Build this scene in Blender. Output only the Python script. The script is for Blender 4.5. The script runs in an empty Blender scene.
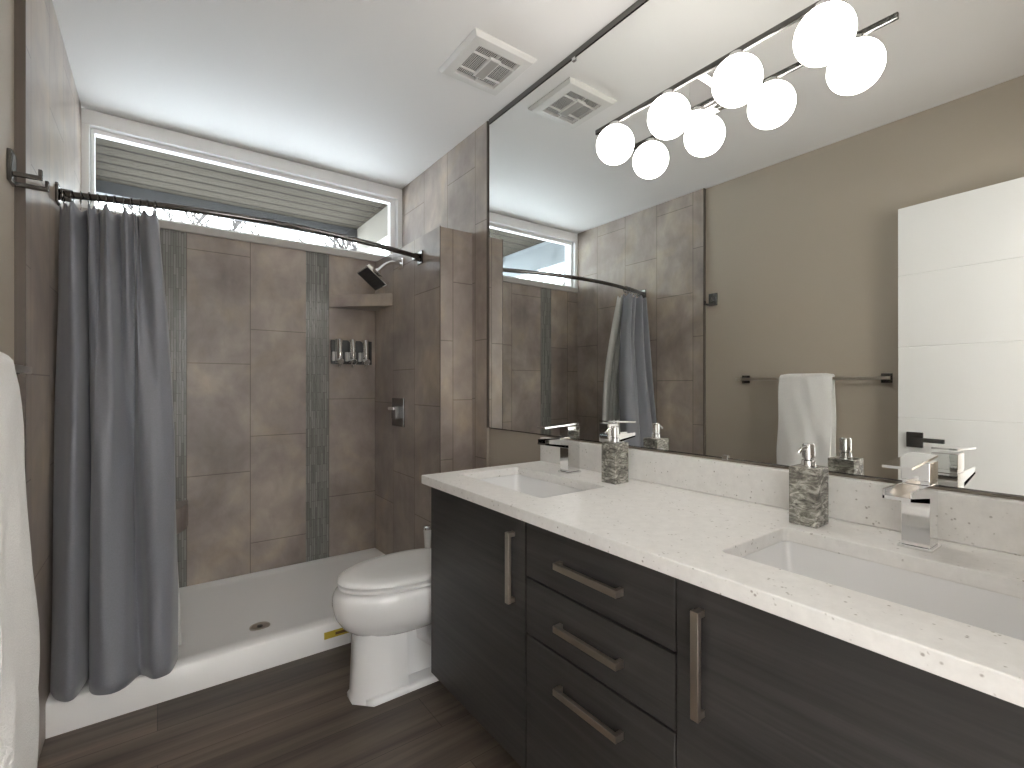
import bpy, bmesh, math, random
from mathutils import Vector, Matrix
random.seed(7)
C = bpy.context.scene.collection
scn = bpy.context.scene

# ------------------------------------------------------------------ camera, light, exposure
EYE = 1.145
cam_data = bpy.data.cameras.new('camera')
cam_data.lens = 482.1 / 1024 * 36
cam_data.sensor_width = 36
cam_data.shift_y = 0.96 / 1024
cam_data.clip_start = 0.01
cam = bpy.data.objects.new('camera', cam_data)
C.objects.link(cam)
cam.location = (0, 0, EYE)
cam.rotation_euler = (math.pi / 2, 0, -0.6341)
scn.camera = cam

world = bpy.data.worlds.new('sky')
scn.world = world
world.use_nodes = True
bg = world.node_tree.nodes['Background']
bg.inputs['Color'].default_value = (0.90, 0.95, 1.0, 1)
bg.inputs['Strength'].default_value = 6.2
GLOBE_EMISSION = 7.8
HALL_FILL_EMISSION = 430.0
scn.view_settings.view_transform = 'Standard'
scn.view_settings.look = 'None'
scn.view_settings.gamma = 1
scn.view_settings.use_curve_mapping = False
scn.view_settings.exposure = 1.1
scn.cycles.use_denoising = True
scn.cycles.max_bounces = 12
scn.cycles.diffuse_bounces = 6
scn.cycles.glossy_bounces = 6
scn.cycles.transmission_bounces = 6
scn.cycles.transparent_max_bounces = 12
scn.cycles.sample_clamp_indirect = 8.0

# ------------------------------------------------------------------ room measures (metres)
XL, XR, YB, HC = -0.2927, 1.338, 3.068, 2.4725     # left tile face, mirror face, back tile face, ceiling
XP = 1.145                                          # shower face of the half wall
YP = 2.168                                          # end of the half wall
YF = -0.12                                          # near wall (the camera stands in its doorway)
ZC = 0.8207                                         # worktop height

# ------------------------------------------------------------------ mesh helpers
def box(bm, x0, x1, y0, y1, z0, z1, bev=0.0, seg=2):
    m = Matrix.Translation(((x0+x1)/2, (y0+y1)/2, (z0+z1)/2)) @ Matrix.Diagonal((abs(x1-x0), abs(y1-y0), abs(z1-z0), 1))
    r = bmesh.ops.create_cube(bm, size=1, matrix=m)
    if bev > 0:
        es = list({e for v in r['verts'] for e in v.link_edges})
        bmesh.ops.bevel(bm, geom=es, offset=bev, segments=seg, profile=0.5, affect='EDGES', clamp_overlap=True)

def obox(bm, centre, axes, half, bev=0.0, seg=2):
    M = Matrix.Identity(4)
    for i, ax in enumerate(axes):
        a = Vector(ax).normalized()
        for r in range(3):
            M[r][i] = a[r] * half[i] * 2
    for r in range(3):
        M[r][3] = centre[r]
    rr = bmesh.ops.create_cube(bm, size=1, matrix=M)
    if bev > 0:
        es = list({e for v in rr['verts'] for e in v.link_edges})
        bmesh.ops.bevel(bm, geom=es, offset=bev, segments=seg, profile=0.5, affect='EDGES', clamp_overlap=True)

def loft(bm, rings, cap0=True, cap1=True, closed=True):
    vr = [[bm.verts.new(p) for p in ring] for ring in rings]
    n = len(vr[0])
    for a, b in zip(vr[:-1], vr[1:]):
        for i in range(n if closed else n - 1):
            j = (i + 1) % n
            bm.faces.new((a[i], a[j], b[j], b[i]))
    if cap0: bm.faces.new(list(reversed(vr[0])))
    if cap1: bm.faces.new(vr[-1])
    return vr

def frame_of(d):
    d = Vector(d).normalized()
    u = d.orthogonal().normalized()
    return u, d.cross(u)

def tube(bm, pts, r, seg=12, cap=True):
    pts = [Vector(p) for p in pts]
    rs = r if isinstance(r, (list, tuple)) else [r] * len(pts)
    rings = []
    u = None
    for i, p in enumerate(pts):
        d = (pts[min(i+1, len(pts)-1)] - pts[max(i-1, 0)]).normalized()
        if u is None:
            u = d.orthogonal().normalized()
        else:
            u = (u - d * u.dot(d)).normalized()
        w = d.cross(u)
        rings.append([p + (u*math.cos(2*math.pi*k/seg) + w*math.sin(2*math.pi*k/seg)) * rs[i] for k in range(seg)])
    loft(bm, rings, cap, cap)

def lathe(bm, base, axis, prof, seg=32):
    base = Vector(base); d = Vector(axis).normalized(); u, w = frame_of(d)
    rings = [[base + d*h + (u*math.cos(2*math.pi*k/seg) + w*math.sin(2*math.pi*k/seg))*max(r, 1e-5) for k in range(seg)] for r, h in prof]
    loft(bm, rings)

def torus(bm, c, axis, R, r, seg=24, s2=8):
    c = Vector(c); d = Vector(axis).normalized(); u, w = frame_of(d)
    vs = []
    for i in range(seg):
        t = 2*math.pi*i/seg; e = u*math.cos(t) + w*math.sin(t)
        vs.append([bm.verts.new(c + e*(R + r*math.cos(2*math.pi*k/s2)) + d*r*math.sin(2*math.pi*k/s2)) for k in range(s2)])
    for i in range(seg):
        a, b = vs[i], vs[(i+1) % seg]
        for k in range(s2):
            bm.faces.new((a[k], b[k], b[(k+1) % s2], a[(k+1) % s2]))

def prism(bm, poly, axis, lo, hi, bev=0.0):
    """poly is a list of 2-D points in the two other axes (cyclic order xyz)."""
    def P(a, b, c):
        return {'x': (c, a, b), 'y': (a, c, b), 'z': (a, b, c)}[axis]
    lower = [bm.verts.new(P(a, b, lo)) for a, b in poly]
    upper = [bm.verts.new(P(a, b, hi)) for a, b in poly]
    fs = [bm.faces.new(lower), bm.faces.new(list(reversed(upper)))]
    n = len(poly)
    for i in range(n):
        j = (i+1) % n
        fs.append(bm.faces.new((lower[j], lower[i], upper[i], upper[j])))
    if bev > 0:
        es = list({e for f in fs for e in f.edges})
        bmesh.ops.bevel(bm, geom=es, offset=bev, segments=2, profile=0.5, affect='EDGES', clamp_overlap=True)

def root_loc(o):
    p = Vector((0, 0, 0))
    while o is not None:
        p += o.location; o = o.parent
    return p

def obj(name, bm, mat, parent=None, smooth=False, angle=None):
    bmesh.ops.recalc_face_normals(bm, faces=bm.faces[:])
    me = bpy.data.meshes.new(name)
    if parent is not None:
        bm.transform(Matrix.Translation(-root_loc(parent)))
        loc = Vector((0, 0, 0))
    else:
        xs = [v.co for v in bm.verts]
        loc = Vector(((min(v.x for v in xs)+max(v.x for v in xs))/2, (min(v.y for v in xs)+max(v.y for v in xs))/2, min(v.z for v in xs)))
        bm.transform(Matrix.Translation(-loc))
    if smooth:
        lim = math.radians(angle or 40)
        for f in bm.faces: f.smooth = True
        for e in bm.edges:
            if len(e.link_faces) == 2 and e.calc_face_angle(0) > lim: e.smooth = False
    bm.to_mesh(me); bm.free()
    me.materials.append(mat)
    o = bpy.data.objects.new(name, me)
    C.objects.link(o)
    o.location = loc
    if parent is not None: o.parent = parent
    return o

def tag(o, label, cat, group=None, kind=None):
    o['label'] = label; o['category'] = cat
    if group: o['group'] = group
    if kind: o['kind'] = kind
    return o

def thing(name, label, cat, loc, group=None):
    o = bpy.data.objects.new(name, None)
    o.empty_display_size = 0.05
    C.objects.link(o); o.location = loc
    return tag(o, label, cat, group)

def struct(name, bm, mat, parent=None, label=None, cat=None):
    o = obj(name, bm, mat, parent)
    o['kind'] = 'structure'
    if label: o['label'] = label
    if cat: o['category'] = cat
    return o

def B(): return bmesh.new()

# ------------------------------------------------------------------ materials
def base_mat(name, col=(0.8, 0.8, 0.8), rough=0.5, metal=0.0, **kw):
    m = bpy.data.materials.new(name); m.use_nodes = True
    nt = m.node_tree; b = nt.nodes['Principled BSDF']
    b.inputs['Base Color'].default_value = (*col, 1)
    b.inputs['Roughness'].default_value = rough
    b.inputs['Metallic'].default_value = metal
    for k, v in kw.items():
        b.inputs[k.replace('_', ' ')].default_value = v
    return m, nt, b

def N(nt, t, **kw):
    n = nt.nodes.new(t)
    for k, v in kw.items(): setattr(n, k, v)
    return n

def ramp(nt, fac, stops):
    r = N(nt, 'ShaderNodeValToRGB')
    els = r.color_ramp.elements
    els.remove(els[1])
    els[0].position = stops[0][0]; els[0].color = (*stops[0][1], 1)
    for p, c in stops[1:]:
        els.new(p).color = (*c, 1)
    nt.links.new(fac, r.inputs['Fac'])
    return r.outputs['Color']

def mapped(nt, scale=(1, 1, 1), loc=(0, 0, 0)):
    g = N(nt, 'ShaderNodeNewGeometry'); mp = N(nt, 'ShaderNodeMapping')
    mp.inputs['Scale'].default_value = scale; mp.inputs['Location'].default_value = loc
    nt.links.new(g.outputs['Position'], mp.inputs['Vector'])
    return mp.outputs['Vector']

def noise(nt, vec, scale, detail=6, rough=0.6, dist=0.0):
    n = N(nt, 'ShaderNodeTexNoise')
    n.inputs['Scale'].default_value = scale; n.inputs['Detail'].default_value = detail
    n.inputs['Roughness'].default_value = rough; n.inputs['Distortion'].default_value = dist
    nt.links.new(vec, n.inputs['Vector'])
    return n.outputs['Fac']

def mix(nt, fac, a, b, mode='MIX'):
    m = N(nt, 'ShaderNodeMix', data_type='RGBA', blend_type=mode)
    for s, v in ((m.inputs['Factor'], fac), (m.inputs['A'], a), (m.inputs['B'], b)):
        if hasattr(v, 'is_linked'): nt.links.new(v, s)
        else: s.default_value = v if not isinstance(v, tuple) else (*v, 1) if len(v) == 3 else v
    return m.outputs['Result']

def bump(nt, b, height, strength=0.2, dist=0.002):
    bp = N(nt, 'ShaderNodeBump'); bp.inputs['Strength'].default_value = strength; bp.inputs['Distance'].default_value = dist
    nt.links.new(height, bp.inputs['Height']); nt.links.new(bp.outputs['Normal'], b.inputs['Normal'])

def wall_coords(nt, axis, a0, z0):
    """(up, along, 0) measured from the given origin; along is world x or y."""
    g = N(nt, 'ShaderNodeNewGeometry'); s = N(nt, 'ShaderNodeSeparateXYZ'); c = N(nt, 'ShaderNodeCombineXYZ')
    nt.links.new(g.outputs['Position'], s.inputs[0])
    for src, off, dst in (('Z', z0, 0), (axis, a0, 1)):
        ma = N(nt, 'ShaderNodeMath', operation='SUBTRACT'); ma.inputs[1].default_value = off
        nt.links.new(s.outputs[src], ma.inputs[0]); nt.links.new(ma.outputs[0], c.inputs[dst])
    return c.outputs[0]

TILE_DARK, TILE_MID, TILE_LIGHT = (0.255, 0.218, 0.197), (0.345, 0.297, 0.264), (0.46, 0.402, 0.348)
def tile_mat(name, axis, a0, z0, width=0.604, height=0.2985, offset=0.5):
    m, nt, b = base_mat(name, rough=0.36)
    v = wall_coords(nt, axis, a0, z0)
    br = N(nt, 'ShaderNodeTexBrick'); br.offset = offset; br.offset_frequency = 2; br.squash = 1
    for k, val in (('Scale', 1.0), ('Mortar Size', 0.0022), ('Mortar Smooth', 0.1), ('Bias', 0.0), ('Brick Width', width), ('Row Height', height)):
        br.inputs[k].default_value = val
    br.inputs['Color1'].default_value = (0.92, 0.92, 0.93, 1); br.inputs['Color2'].default_value = (1.07, 1.06, 1.04, 1)
    br.inputs['Mortar'].default_value = (0.5, 0.48, 0.46, 1)
    nt.links.new(v, br.inputs['Vector'])
    p = mapped(nt)
    f1 = noise(nt, p, 2.6, 6, 0.55, 0.4)
    f2 = noise(nt, mapped(nt, (1, 1, 0.55), (3, 7, 1)), 13, 5, 0.6, 0.3)
    c1 = ramp(nt, f1, [(0.32, TILE_DARK), (0.5, TILE_MID), (0.70, TILE_LIGHT)])
    c2 = ramp(nt, f2, [(0.30, (0.88, 0.875, 0.87)), (0.70, (1.12, 1.12, 1.12))])
    f3 = noise(nt, mapped(nt, (1, 1, 1), (11, 5, 8)), 4.2, 4, 0.5, 0.8)
    c3 = ramp(nt, f3, [(0.34, (0.92, 0.90, 0.92)), (0.5, (1.0, 1.0, 1.0)), (0.68, (1.12, 1.08, 0.99))])
    col = mix(nt, 1.0, mix(nt, 1.0, c1, c3, 'MULTIPLY'), c2, 'MULTIPLY')
    col = mix(nt, 1.0, col, br.outputs['Color'], 'MULTIPLY')
    nt.links.new(col, b.inputs['Base Color'])
    rr = N(nt, 'ShaderNodeMapRange'); rr.inputs['To Min'].default_value = 0.27; rr.inputs['To Max'].default_value = 0.5
    nt.links.new(f2, rr.inputs['Value']); nt.links.new(rr.outputs[0], b.inputs['Roughness'])
    inv = N(nt, 'ShaderNodeMath', operation='SUBTRACT'); inv.inputs[0].default_value = 1.0
    nt.links.new(br.outputs['Fac'], inv.inputs[1])
    bump(nt, b, inv.outputs[0], 0.25, 0.001)
    return m

def mosaic_mat():
    m, nt, b = base_mat('linear_glass_mosaic', rough=0.2)
    v = wall_coords(nt, 'X', 0.0, 0.0)
    br = N(nt, 'ShaderNodeTexBrick'); br.offset = 0.37; br.offset_frequency = 3; br.squash = 1
    for k, val in (('Scale', 1.0), ('Mortar Size', 0.0012), ('Mortar Smooth', 0.1), ('Bias', 0.0), ('Brick Width', 0.11), ('Row Height', 0.0112)):
        br.inputs[k].default_value = val
    br.inputs['Color1'].default_value = (0.19, 0.19, 0.178, 1); br.inputs['Color2'].default_value = (0.30, 0.297, 0.28, 1)
    br.inputs['Mortar'].default_value = (0.15, 0.145, 0.135, 1)
    nt.links.new(v, br.inputs['Vector'])
    nt.links.new(br.outputs['Color'], b.inputs['Base Color'])
    inv = N(nt, 'ShaderNodeMath', operation='SUBTRACT'); inv.inputs[0].default_value = 1.0
    nt.links.new(br.outputs['Fac'], inv.inputs[1])
    f = noise(nt, mapped(nt, (95, 95, 22)), 1.0, 1, 0.5)
    ad = N(nt, 'ShaderNodeMath', operation='ADD')
    nt.links.new(inv.outputs[0], ad.inputs[0]); nt.links.new(f, ad.inputs[1])
    bump(nt, b, ad.outputs[0], 1.0, 0.003)
    return m

def wood_mat(name, dark, light, axis, rough, planks=None, grain=1.0):
    m, nt, b = base_mat(name, rough=rough)
    sc = {'x': (1.6, 38, 38), 'y': (38, 1.6, 38)}[axis]
    f1 = noise(nt, mapped(nt, tuple(s*grain for s in sc)), 1.0, 8, 0.65, 0.4)
    f2 = noise(nt, mapped(nt, tuple(s*0.22*grain for s in sc), (5, 2, 9)), 1.0, 5, 0.6, 0.6)
    c = ramp(nt, f1, [(0.30, dark), (0.72, light)])
    c = mix(nt, 1.0, c, ramp(nt, f2, [(0.28, (0.68, 0.68, 0.68)), (0.72, (1.3, 1.28, 1.25))]), 'MULTIPLY')
    if planks:
        g = N(nt, 'ShaderNodeNewGeometry')
        br = N(nt, 'ShaderNodeTexBrick'); br.offset = 0.37; br.offset_frequency = 2
        for k, val in (('Scale', 1.0), ('Mortar Size', 0.0012), ('Mortar Smooth', 0.1), ('Bias', 0.0), ('Brick Width', planks[0]), ('Row Height', planks[1])):
            br.inputs[k].default_value = val
        br.inputs['Color1'].default_value = (0.72, 0.72, 0.72, 1); br.inputs['Color2'].default_value = (1.35, 1.33, 1.3, 1)
        br.inputs['Mortar'].default_value = (0.35, 0.34, 0.33, 1)
        nt.links.new(g.outputs['Position'], br.inputs['Vector'])
        c = mix(nt, 1.0, c, br.outputs['Color'], 'MULTIPLY')
    nt.links.new(c, b.inputs['Base Color'])
    bump(nt, b, f1, 0.25, 0.001)
    return m

def quartz_mat():
    m, nt, b = base_mat('white_speckled_quartz', rough=0.34, Specular_IOR_Level=0.35)
    p = mapped(nt)
    vo = N(nt, 'ShaderNodeTexVoronoi'); vo.inputs['Scale'].default_value = 95
    nt.links.new(p, vo.inputs['Vector'])
    f = noise(nt, p, 40, 4, 0.7)
    sp = ramp(nt, vo.outputs['Distance'], [(0.14, (1, 1, 1)), (0.28, (0, 0, 0))])
    gate = ramp(nt, noise(nt, mapped(nt, (1, 1, 1), (4, 1, 2)), 55, 2, 0.5), [(0.55, (0, 0, 0)), (0.63, (1, 1, 1))])
    fac = mix(nt, 1.0, sp, gate, 'MULTIPLY')
    baseC = ramp(nt, f, [(0.3, (0.75, 0.74, 0.72)), (0.7, (0.83, 0.82, 0.80))])
    c = mix(nt, fac, baseC, (0.40, 0.375, 0.345))
    nt.links.new(c, b.inputs['Base Color'])
    return m

def marble_mat():
    m, nt, b = base_mat('grey_veined_marble', rough=0.25)
    f1 = noise(nt, mapped(nt, (26, 26, 62)), 1.0, 7, 0.68, 1.6)
    f2 = noise(nt, mapped(nt, (18, 18, 18), (4, 9, 2)), 1.0, 4, 0.6, 1.0)
    c = ramp(nt, f1, [(0.36, (0.07, 0.068, 0.06)), (0.5, (0.24, 0.232, 0.205)), (0.64, (0.60, 0.585, 0.54))])
    c = mix(nt, 1.0, c, ramp(nt, f2, [(0.32, (0.6, 0.6, 0.6)), (0.68, (1.35, 1.35, 1.32))]), 'MULTIPLY')
    nt.links.new(c, b.inputs['Base Color'])
    return m

def paint_mat(name, col, rough=0.6):
    m, nt, b = base_mat(name, col, rough)
    bump(nt, b, noise(nt, mapped(nt), 260, 2, 0.5), 0.08, 0.001)
    return m

def fabric_mat(name, col, scale, strength, rough=0.85, sheen=0.2):
    m, nt, b = base_mat(name, col, rough, Sheen_Weight=sheen)
    f = noise(nt, mapped(nt), scale, 3, 0.7)
    c = mix(nt, 1.0, (*col,), ramp(nt, f, [(0.3, (0.9, 0.9, 0.9)), (0.7, (1.06, 1.06, 1.06))]), 'MULTIPLY')
    nt.links.new(c, b.inputs['Base Color'])
    bump(nt, b, f, strength, 0.003)
    return m

def emit_mat(name, col, strength):
    m = bpy.data.materials.new(name); m.use_nodes = True
    nt = m.node_tree; nt.nodes.remove(nt.nodes['Principled BSDF'])
    e = N(nt, 'ShaderNodeEmission'); e.inputs['Color'].default_value = (*col, 1); e.inputs['Strength'].default_value = strength
    nt.links.new(e.outputs[0], nt.nodes['Material Output'].inputs[0])
    return m

def pane_mat():
    m = bpy.data.materials.new('window_glass'); m.use_nodes = True
    nt = m.node_tree; nt.nodes.remove(nt.nodes['Principled BSDF'])
    t = N(nt, 'ShaderNodeBsdfTransparent'); t.inputs['Color'].default_value = (0.95, 0.97, 0.96, 1)
    g = N(nt, 'ShaderNodeBsdfGlossy'); g.inputs['Roughness'].default_value = 0.02
    lw = N(nt, 'ShaderNodeLayerWeight'); lw.inputs['Blend'].default_value = 0.5
    pw = N(nt, 'ShaderNodeMath', operation='POWER'); pw.inputs[1].default_value = 5.0
    nt.links.new(lw.outputs['Facing'], pw.inputs[0])
    fr = N(nt, 'ShaderNodeMath', operation='MULTIPLY_ADD'); fr.inputs[1].default_value = 0.9; fr.inputs[2].default_value = 0.035
    nt.links.new(pw.outputs[0], fr.inputs[0])
    mx = N(nt, 'ShaderNodeMixShader')
    nt.links.new(fr.outputs[0], mx.inputs[0]); nt.links.new(t.outputs[0], mx.inputs[1]); nt.links.new(g.outputs[0], mx.inputs[2])
    nt.links.new(mx.outputs[0], nt.nodes['Material Output'].inputs[0])
    return m

def siding_mat():
    m, nt, b = base_mat('grey_beadboard', rough=0.95, Specular_IOR_Level=0.0)
    g = N(nt, 'ShaderNodeNewGeometry'); s = N(nt, 'ShaderNodeSeparateXYZ')
    nt.links.new(g.outputs['Position'], s.inputs[0])
    dv = N(nt, 'ShaderNodeMath', operation='DIVIDE'); dv.inputs[1].default_value = 0.135
    fr = N(nt, 'ShaderNodeMath', operation='FRACT')
    nt.links.new(s.outputs['Y'], dv.inputs[0]); nt.links.new(dv.outputs[0], fr.inputs[0])
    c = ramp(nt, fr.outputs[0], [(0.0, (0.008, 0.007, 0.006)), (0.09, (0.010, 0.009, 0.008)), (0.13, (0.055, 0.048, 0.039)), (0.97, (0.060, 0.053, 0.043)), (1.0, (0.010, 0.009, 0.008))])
    nt.links.new(c, b.inputs['Base Color'])
    return m

M = {}
M['tile_back'] = tile_mat('porcelain_tile_back', 'X', 0.124, 1.459 - 1.208, offset=0.326)
M['tile_niche'] = tile_mat('porcelain_tile_back_right', 'X', 0.853, 0.651 - 0.604, offset=0.326)
M['tile_left'] = tile_mat('porcelain_tile_left', 'Y', 1.935 - 0.2985*2, 0.27)
M['tile_right'] = tile_mat('porcelain_tile_right', 'Y', 2.437 - 0.2985*4, 0.47)
M['tile_half'] = tile_mat('porcelain_tile_half_wall', 'Y', 2.168 - 0.597, 0.629 - 0.604, offset=0.326)
M['tile_end'] = tile_mat('porcelain_tile_end', 'X', 1.219 - 0.2985, 0.464)
M['tile_slab'] = tile_mat('porcelain_slab', 'X', -7.3, -7.7, 40.0, 40.0)
M['mosaic'] = mosaic_mat()
M['floor'] = wood_mat('dark_plank_flooring', (0.050, 0.038, 0.031), (0.185, 0.147, 0.120), 'x', 0.46, (1.22, 0.18), 0.42)
M['cabinet'] = wood_mat('charcoal_woodgrain_laminate', (0.024, 0.0225, 0.0225), (0.052, 0.049, 0.048), 'y', 0.42, None, 1.6)
M['cabinet_side'] = wood_mat('charcoal_woodgrain_side', (0.024, 0.0225, 0.0225), (0.052, 0.049, 0.048), 'x', 0.42, None, 1.6)
M['quartz'] = quartz_mat()
M['marble'] = marble_mat()
M['taupe'] = paint_mat('taupe_wall_paint', (0.40, 0.352, 0.292))
M['ceiling'] = paint_mat('white_ceiling_paint', (0.83, 0.82, 0.81), 0.7)
M['white_paint'] = paint_mat('white_satin_paint', (0.86, 0.86, 0.85), 0.4)
M['white_plastic'], _, _ = base_mat('white_vent_plastic', (0.72, 0.71, 0.69), 0.4)
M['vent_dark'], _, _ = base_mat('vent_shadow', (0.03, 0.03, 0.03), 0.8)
M['lens'], _, _ = base_mat('frosted_vent_lens', (0.42, 0.41, 0.39), 0.35)
M['ceramic'], _, _ = base_mat('white_vitreous_china', (0.82, 0.82, 0.82), 0.12, Coat_Weight=0.4)
M['seat_plastic'], _, _ = base_mat('white_seat_plastic', (0.80, 0.80, 0.79), 0.22)
M['acrylic'], _, _ = base_mat('white_acrylic_pan', (0.90, 0.895, 0.885), 0.3)
M['chrome'], _, _ = base_mat('polished_chrome', (0.80, 0.80, 0.80), 0.06, 1.0)
M['dark_chrome'], _, _ = base_mat('dark_polished_metal', (0.17, 0.165, 0.16), 0.22, 1.0)
M['nickel'], _, _ = base_mat('brushed_nickel', (0.55, 0.50, 0.44), 0.3, 1.0)
M['mirror'], _, _ = base_mat('mirror_silver', (0.88, 0.895, 0.88), 0.0, 1.0)
M['black'], _, _ = base_mat('black_gap_shade_and_toe_kick', (0.02, 0.02, 0.02), 0.5)
M['black_plastic'], _, _ = base_mat('black_plastic', (0.03, 0.03, 0.03), 0.3)
M['clear_grey'], _, _ = base_mat('smoky_plastic', (0.50, 0.49, 0.47), 0.15)
M['trim_metal'], _, _ = base_mat('satin_edge_trim', (0.11, 0.09, 0.075), 0.5, 0.0)
M['cream_trim'], _, _ = base_mat('pale_edge_bead', (0.42, 0.37, 0.32), 0.5)
M['curtain'] = fabric_mat('slate_grey_curtain_cloth', (0.21, 0.218, 0.248), 220, 0.06, 0.5, 0.3)
M['liner'] = fabric_mat('pale_liner_cloth', (0.62, 0.62, 0.60), 160, 0.05, 0.6, 0.1)
M['towel'] = fabric_mat('white_terry', (0.78, 0.77, 0.75), 330, 0.9, 0.95, 0.4)
M['sill'] = paint_mat('grey_sill_paint', (0.46, 0.44, 0.41), 0.5)
M['siding'] = siding_mat()
M['beam'] = paint_mat('grey_beam_paint', (0.05, 0.05, 0.052), 0.6)
M['gable'] = paint_mat('cream_gable_paint', (0.20, 0.18, 0.15), 0.7)
M['pale_panel'] = paint_mat('pale_panel_paint', (0.22, 0.24, 0.255), 0.7)
M['snow'] = paint_mat('snow', (0.86, 0.88, 0.92), 0.8)
M['twig'] = paint_mat('twig_bark', (0.045, 0.04, 0.038), 0.9)
M['sticker'], _, _ = base_mat('yellow_sticker', (0.56, 0.43, 0.05), 0.5)
M['sticker_dark'], _, _ = base_mat('brown_sticker_print', (0.16, 0.09, 0.03), 0.5)
M['globe'] = emit_mat('lit_opal_globe', (1.0, 0.95, 0.89), GLOBE_EMISSION)
M['hall_fill'] = emit_mat('hall_fill_glow', (1.0, 0.98, 0.96), HALL_FILL_EMISSION)
M['pane'] = pane_mat()

# ------------------------------------------------------------------ the room shell
bm = B(); box(bm, -0.46, 1.50, YF, 3.30, -0.06, 0.0); struct('floor', bm, M['floor'])
bm = B(); box(bm, -0.46, 1.50, YF, 3.20, HC, HC+0.06); struct('ceiling', bm, M['ceiling'])
XW = XL - 0.02
bm = B(); box(bm, XW-0.10, XW, YF, 1.857, 0, HC); struct('wall_left', bm, M['taupe'])
bm = B(); box(bm, XW-0.10, XL, 1.857, YB, 0, HC); struct('wall_left_tiled', bm, M['tile_left'])
bm = B(); box(bm, XW, XL+0.002, 1.851, 1.8568, 0, HC); struct('trim_1', bm, M['trim_metal'])
bm = B(); box(bm, XR+0.008, XR+0.11, YF, 2.03, 0, HC); struct('wall_right', bm, M['taupe'])
bm = B(); box(bm, XR-0.003, XR+0.11, 2.0305, YB+0.13, 0, HC); struct('wall_right_tiled', bm, M['tile_right'])
bm = B(); box(bm, XR-0.006, XR+0.008, 2.0225, 2.030, 0, 0.93); struct('trim_2', bm, M['cream_trim'])
bm = B(); box(bm, XR-0.004, XR+0.008, 2.0225, 2.030, 0.9302, HC-0.001); struct('trim_4', bm, M['trim_metal'])
# back wall below the window: tile panels and two bands of linear mosaic
YW = YB + 0.13
ZS = 1.950
def back(x0, x1, m, name):
    bm = B(); box(bm, x0, x1, YB, YW, 0, ZS); return struct(name, bm, m)
bw = back(0.124, 0.719, M['tile_back'], 'wall_back')
for x0, x1, m, name in ((XW-0.1, 0.011, M['tile_back'], 'tile_panel'), (0.853, XR-0.003, M['tile_niche'], 'tile_panel'),
                        (0.011, 0.124, M['mosaic'], 'mosaic_band'), (0.719, 0.853, M['mosaic'], 'mosaic_band')):
    bm = B(); box(bm, x0, x1, YB, YW, 0, ZS)
    struct(name, bm, m, bw)
# half wall carrying the shower plumbing
bm = B(); box(bm, XP, XR-0.0035, YP+0.004, YB-0.0005, 0, 1.945); struct('wall_shower', bm, M['tile_half'])
bm = B(); box(bm, XP+0.0035, XR-0.0035, YP, YP+0.0038, 0, 1.943); struct('wall_shower_end', bm, M['tile_end'])
bm = B(); box(bm, XP-0.0005, XP+0.0032, YP-0.001, YP+0.003, 0.1126, 1.947); struct('trim_3', bm, M['trim_metal'])
# near wall with the doorway the camera looks through, and the hall behind it
bm = B()
box(bm, XW-0.10, -0.20, YF-0.12, YF, 0, HC)
box(bm, 0.62, XR+0.11, YF-0.12, YF, 0, HC)
box(bm, -0.20, 0.62, YF-0.12, YF, 2.06, HC)
struct('wall_front', bm, M['taupe'])
bm = B(); box(bm, -1.3, 1.7, -1.75, YF, -0.06, -0.001); struct('floor_hall', bm, M['floor'])
bm = B(); box(bm, -1.3, 1.7, -1.75, YF-0.12, HC, HC+0.06); struct('ceiling_hall', bm, M['ceiling'])
bm = B(); box(bm, -1.3, 1.7, -1.85, -1.75, 0, HC); struct('wall_hall', bm, M['white_paint'])
for k, x in ((0, -1.4), (1, 1.7)):
    bm = B(); box(bm, x, x+0.1, -1.75, YF-0.12, 0, HC); struct('wall_hall_side', bm, M['white_paint'])

# open white door lying against the left wall
dA, dB = Vector((-0.233, 0.779, 0)), Vector((-0.165, 0.005, 0))        # free edge, hinge edge (room face)
dd = (dB - dA).normalized(); dn = Vector((dd.y, -dd.x, 0))
if dn.x < 0: dn = -dn
L = (dB - dA).length
bm = B()
grooves = [0.02, 0.30, 0.645, 0.987, 1.327, 1.672, 2.003]
for i, (z0, z1) in enumerate(zip(grooves[:-1], grooves[1:])):
    c = dA + dd*(L/2) - dn*0.0175; 
    obox(bm, (c.x, c.y, (z0+z1)/2), (dd, dn, (0, 0, 1)), (L/2, 0.0175, (z1-z0)/2 - 0.0012), 0.0015, 1)
c = dA + dd*(L/2) - dn*0.0175
obox(bm, (c.x, c.y, 1.01), (dd, dn, (0, 0, 1)), (L/2 - 0.001, 0.0155, 0.985))
door = struct('door_1', bm, M['white_paint'], None, 'white flat door with four thin horizontal grooves, open against the left wall', 'door')
hb = dA + dd*0.068
bm = B(); obox(bm, (hb.x+dn.x*0.005, hb.y+dn.y*0.005, 0.885), (dd, dn, (0, 0, 1)), (0.032, 0.005, 0.036), 0.002)
tube(bm, [Vector((hb.x, hb.y, 0.89)) + dn*0.008, Vector((hb.x, hb.y, 0.89)) + dn*0.05], 0.011)
l0 = Vector((hb.x, hb.y, 0.89)) + dn*0.052 - dd*0.012
obox(bm, l0 + dd*0.068, (dd, dn, (0, 0, 1)), (0.068, 0.007, 0.010), 0.002)
obj('door_handle', bm, M['dark_chrome'], door)
bm = B()
for z in (0.25, 1.0, 1.78):
    tube(bm, [dB + dd*0.006 + Vector((0, 0, z-0.045)), dB + dd*0.006 + Vector((0, 0, z+0.045))], 0.006)
obj('hinge', bm, M['nickel'], door, True)

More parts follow.
